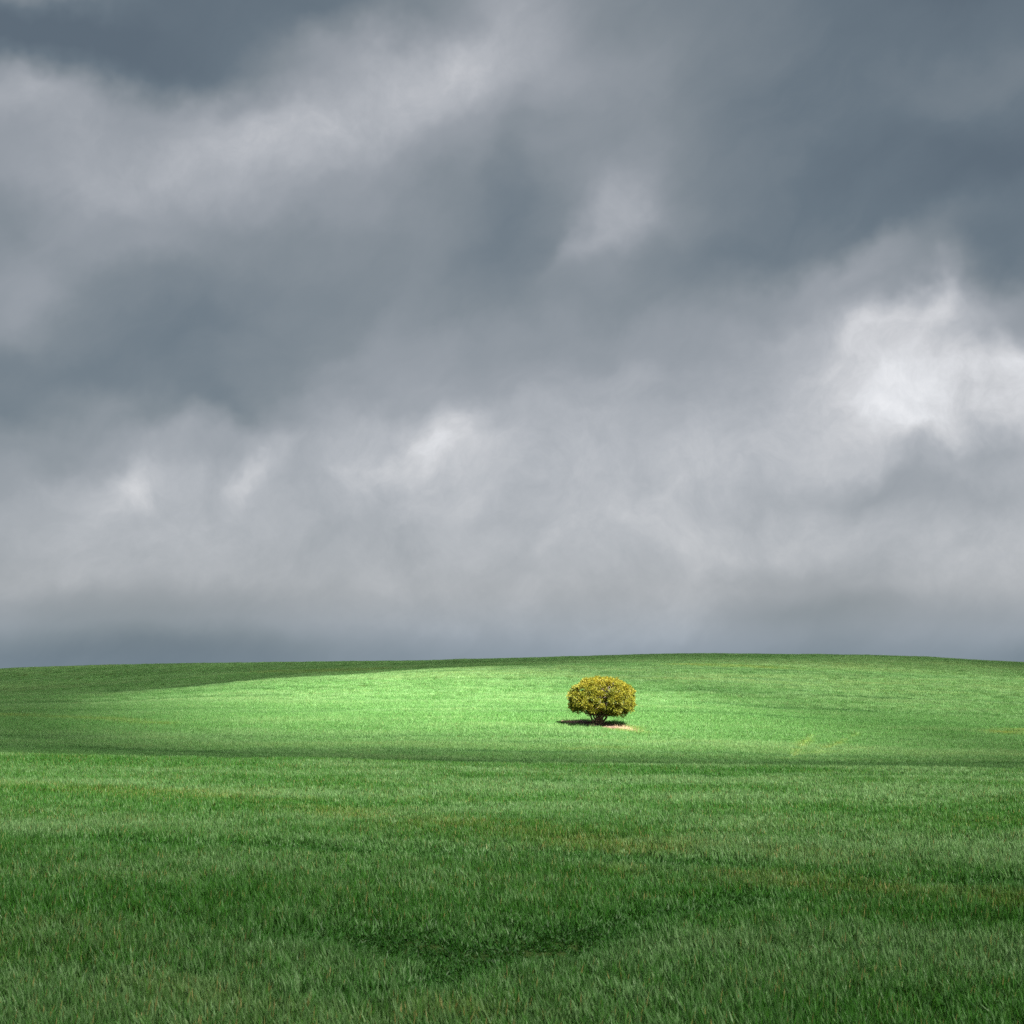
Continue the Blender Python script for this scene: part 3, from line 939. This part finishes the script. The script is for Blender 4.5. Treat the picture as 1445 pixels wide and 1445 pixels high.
# outlying lobes that break the outline
for (x, y, z, s) in ((2.52, -0.3, 2.55, 0.30), (2.75, -0.2, 1.75, 0.30), (2.55, -0.5, 1.35, 0.32), (-2.1, -0.3, 2.2, 0.30), (-2.12, -0.5, 1.55, 0.33),
                     (1.7, -0.4, 3.3, 0.26), (-1.2, -0.2, 3.35, 0.26), (0.1, -0.2, 3.66, 0.25), (0.9, 0.1, 3.62, 0.25), (1.3, -1.4, 0.92, 0.27), (1.75, -1.2, 0.85, 0.26),
                     (-1.5, -1.0, 1.15, 0.27), (2.0, -0.9, 1.0, 0.28), (-0.6, 0.0, 3.55, 0.24)):
    p = Vector((x, y, z)); clumps.append((p, (p - CC).normalized(), s, 1.0))
for i in range(230):      # inner foliage
    d = Vector((rs.normal(), rs.normal(), rs.normal())).normalized()
    p = CC + d * crown_r(d) * rs.uniform(0.5, 0.8)
    if p.z < 1.25: continue
    clumps.append((p, d, rs.uniform(0.2, 0.3), 0.6))
LV, LT, LC = [], [], []
for p, d, s, dens in clumps:
    n_ = int(200 * dens)
    axis_ = (d * 0.7 + Vector((0, 0, 0.75))).normalized()
    gold = float(np.clip(rs.normal(0.20 + 0.50 * max(0, d.z), 0.2), 0, 1))
    v = rs.normal(size=(n_, 3)); v /= np.linalg.norm(v, axis=1)[:, None]
    ax = np.array(axis_)
    flip = (v @ ax) < -0.35
    v[flip] = -v[flip]
    rad = s * rs.uniform(0.55, 1.08, n_) * (1 + 0.18 * np.sin(7 * v[:, 0] + 5 * v[:, 2] + s * 50))
    ctr = np.array(p) + v * rad[:, None]
    # each leaf spray: a narrow diamond pointing outwards
    dirv = v + rs.normal(0, 0.45, (n_, 3)) + np.array([0, 0, 0.35]); dirv /= np.linalg.norm(dirv, axis=1)[:, None]
    side = np.cross(dirv, rs.normal(size=(n_, 3))); side /= np.linalg.norm(side, axis=1)[:, None]
    ln = rs.uniform(0.035, 0.075, n_)[:, None]; wd = rs.uniform(0.016, 0.030, n_)[:, None]
    q = np.stack([ctr - dirv * ln, ctr + side * wd, ctr + dirv * ln, ctr - side * wd], 1)
    LV.append(q.reshape(-1, 3))
    lc_ = np.stack([np.clip(rs.normal(0.45, 0.25, n_), 0, 1), np.clip(gold + rs.normal(0, 0.15, n_), 0, 1), rs.random(n_), np.ones(n_)], 1)
    LC.append(np.repeat(lc_, 4, 0))
LV = np.concatenate(LV); LC = np.concatenate(LC)
crown = mesh_obj('crown', LV, np.arange(len(LV)).reshape(-1, 4), m_leaf, tree)
ca = crown.data.attributes.new('lcol', 'FLOAT_COLOR', 'POINT')
ca.data.foreach_set('color', LC.astype(np.float32).ravel())
# bare grey twigs showing in the gaps
wv, wf = [], []
for i in range(70):
    d = Vector((rs.normal(0.1, 0.35), -1.0, rs.normal(0.25, 0.35))).normalized()
    r = crown_r(d)
    p0 = CC + d * r * 0.6
    p1 = CC + (d + Vector((rs.normal(), 0, rs.normal())) * 0.12).normalized() * r * rs.uniform(0.88, 0.98)
    V, F_ = tube(bend(p0, p1, 3, 0.06, rs), [0.035, 0.028, 0.02, 0.012], 5, 0.1, i)
    add(wv, wf, V, F_)
mesh_obj('dead_twigs', wv, wf, m_twig, tree, smooth=True)

# ------------------------------------------------------------------ bare soil bed under the tree
m_soil, s = mat('bare_soil')
geo = s.n('ShaderNodeNewGeometry')
a1 = s.noise(geo.outputs['Position'], 3.0, 6, 0.65).outputs['Fac']
a2 = s.noise(geo.outputs['Position'], 0.9, 3, 0.5).outputs['Fac']
at = s.n('ShaderNodeAttribute', attribute_name='dry')
scol = s.ramp(a1, [(0.3, (0.045, 0.026, 0.020)), (0.5, (0.095, 0.056, 0.043)), (0.72, (0.20, 0.13, 0.10))])
dryf = s.math('MULTIPLY', at.outputs['Fac'], s.maprange(a1, 0.3, 0.6, 0.5, 1.0), clamp=True)
scol = s.mix(dryf, scol, (0.27, 0.21, 0.12))
sp_ = s.n('ShaderNodeBsdfPrincipled'); s.link(scol, sp_.inputs['Base Color']); sp_.inputs['Roughness'].default_value = 0.95
sb = s.n('ShaderNodeBump'); sb.inputs['Distance'].default_value = 0.06; s.link(a1, sb.inputs['Height']); s.link(sb.outputs[0], sp_.inputs['Normal'])
so = s.n('ShaderNodeOutputMaterial'); s.link(sp_.outputs[0], so.inputs[0])
nr_, na_ = 26, 72
rr, aa = np.meshgrid(np.linspace(0, 1, nr_ + 1), np.arange(na_) * 2 * math.pi / na_, indexing='ij')
edge = 1 + 0.07 * np.sin(3 * aa + 1) + 0.05 * np.sin(7 * aa) + 0.03 * np.sin(11 * aa + 2)
bx = TX - 0.15 + 2.8 * rr * edge * np.cos(aa); by = TY + 0.4 + 1.8 * rr * edge * np.sin(aa) - 0.95 * (bx - TX + 0.15)
lump = 0.16 * (1 - rr ** 2) + 0.10 * (vnoise(bx, by, 0.5, 0.5, 91) - 0.3) * (1 - rr ** 6) + 0.06 * (vnoise(bx, by, 0.2, 0.2, 92) - 0.5) * (1 - rr ** 6)
bz = terrain(bx, by) + 0.02 + lump
bi = np.arange((nr_ + 1) * na_).reshape(nr_ + 1, na_)
bq = np.stack([bi[:-1], np.roll(bi, -1, 1)[:-1], np.roll(bi, -1, 1)[1:], bi[1:]], -1).reshape(-1, 4)
bed = mesh_obj('soil_bed', np.stack([bx.ravel(), by.ravel(), bz.ravel()], 1), bq[:, ::-1].copy(), m_soil, smooth=True)
dry = np.clip((bx - TX - 1.9) / 0.7, 0, 1)
da = bed.data.attributes.new('dry', 'FLOAT', 'POINT')
da.data.foreach_set('value', dry.astype(np.float32).ravel())
tag(bed, 'bare brown soil under the lone tree', 'soil', 'structure')

# fallen twigs and dry stems lying on the bed: too many to count
m_litter, s = mat('dry_litter')
at = s.n('ShaderNodeAttribute', attribute_name='lit')
lcx = s.mix(at.outputs['Fac'], (0.10, 0.065, 0.05), (0.33, 0.25, 0.15))
sp_ = s.n('ShaderNodeBsdfPrincipled'); s.link(lcx, sp_.inputs['Base Color']); sp_.inputs['Roughness'].default_value = 0.9
so = s.n('ShaderNodeOutputMaterial'); s.link(sp_.outputs[0], so.inputs[0])
V, F_, A_ = [], [], []
for i in range(1500):
    if i < 700:
        a = rs.uniform(0, 6.283); q = math.sqrt(rs.random()) * 0.97
        x = TX - 0.15 + 2.7 * q * math.cos(a); y = TY + 0.4 + 1.7 * q * math.sin(a) - 0.95 * (x - TX + 0.15)
        tone = rs.uniform(0, 0.5)
        up_ = rs.uniform(0, 0.25)
    else:
        x = TX + rs.normal(2.0, 0.5); y = TY + 0.4 + rs.normal(0, 0.9) - 0.95 * (x - TX + 0.15)
        tone = rs.uniform(0.5, 1.0)
        up_ = rs.uniform(0.1, 1.4)
    q = math.hypot((x - TX + 0.15) / 2.8, (y - TY - 0.4 + 0.95 * (x - TX + 0.15)) / 1.8)
    z = float(terrain(x, y)) + 0.02 + 0.16 * max(0, 1 - q * q) + 0.01
    a = rs.uniform(0, 6.283); L = rs.uniform(0.10, 0.32); wd = rs.uniform(0.008, 0.018)
    dx, dy, dz = math.cos(a) * math.cos(up_) * L, math.sin(a) * math.cos(up_) * L, math.sin(up_) * L
    nx_, ny_ = -math.sin(a) * wd, math.cos(a) * wd
    o = len(V)
    V += [(x + nx_, y + ny_, z), (x - nx_, y - ny_, z), (x, y, z + wd * 1.5), (x + dx, y + dy, z + dz + wd)]
    F_ += [(o, o + 1, o + 3), (o + 1, o + 2, o + 3), (o + 2, o, o + 3)]
    A_ += [tone] * 4
lit = mesh_obj('leaf_litter', V, F_, m_litter)
la_ = lit.data.attributes.new('lit', 'FLOAT', 'POINT')
la_.data.foreach_set('value', np.array(A_, dtype=np.float32))
tag(lit, 'scattered twigs and pale dry straw on the soil under the tree', 'litter', 'stuff')
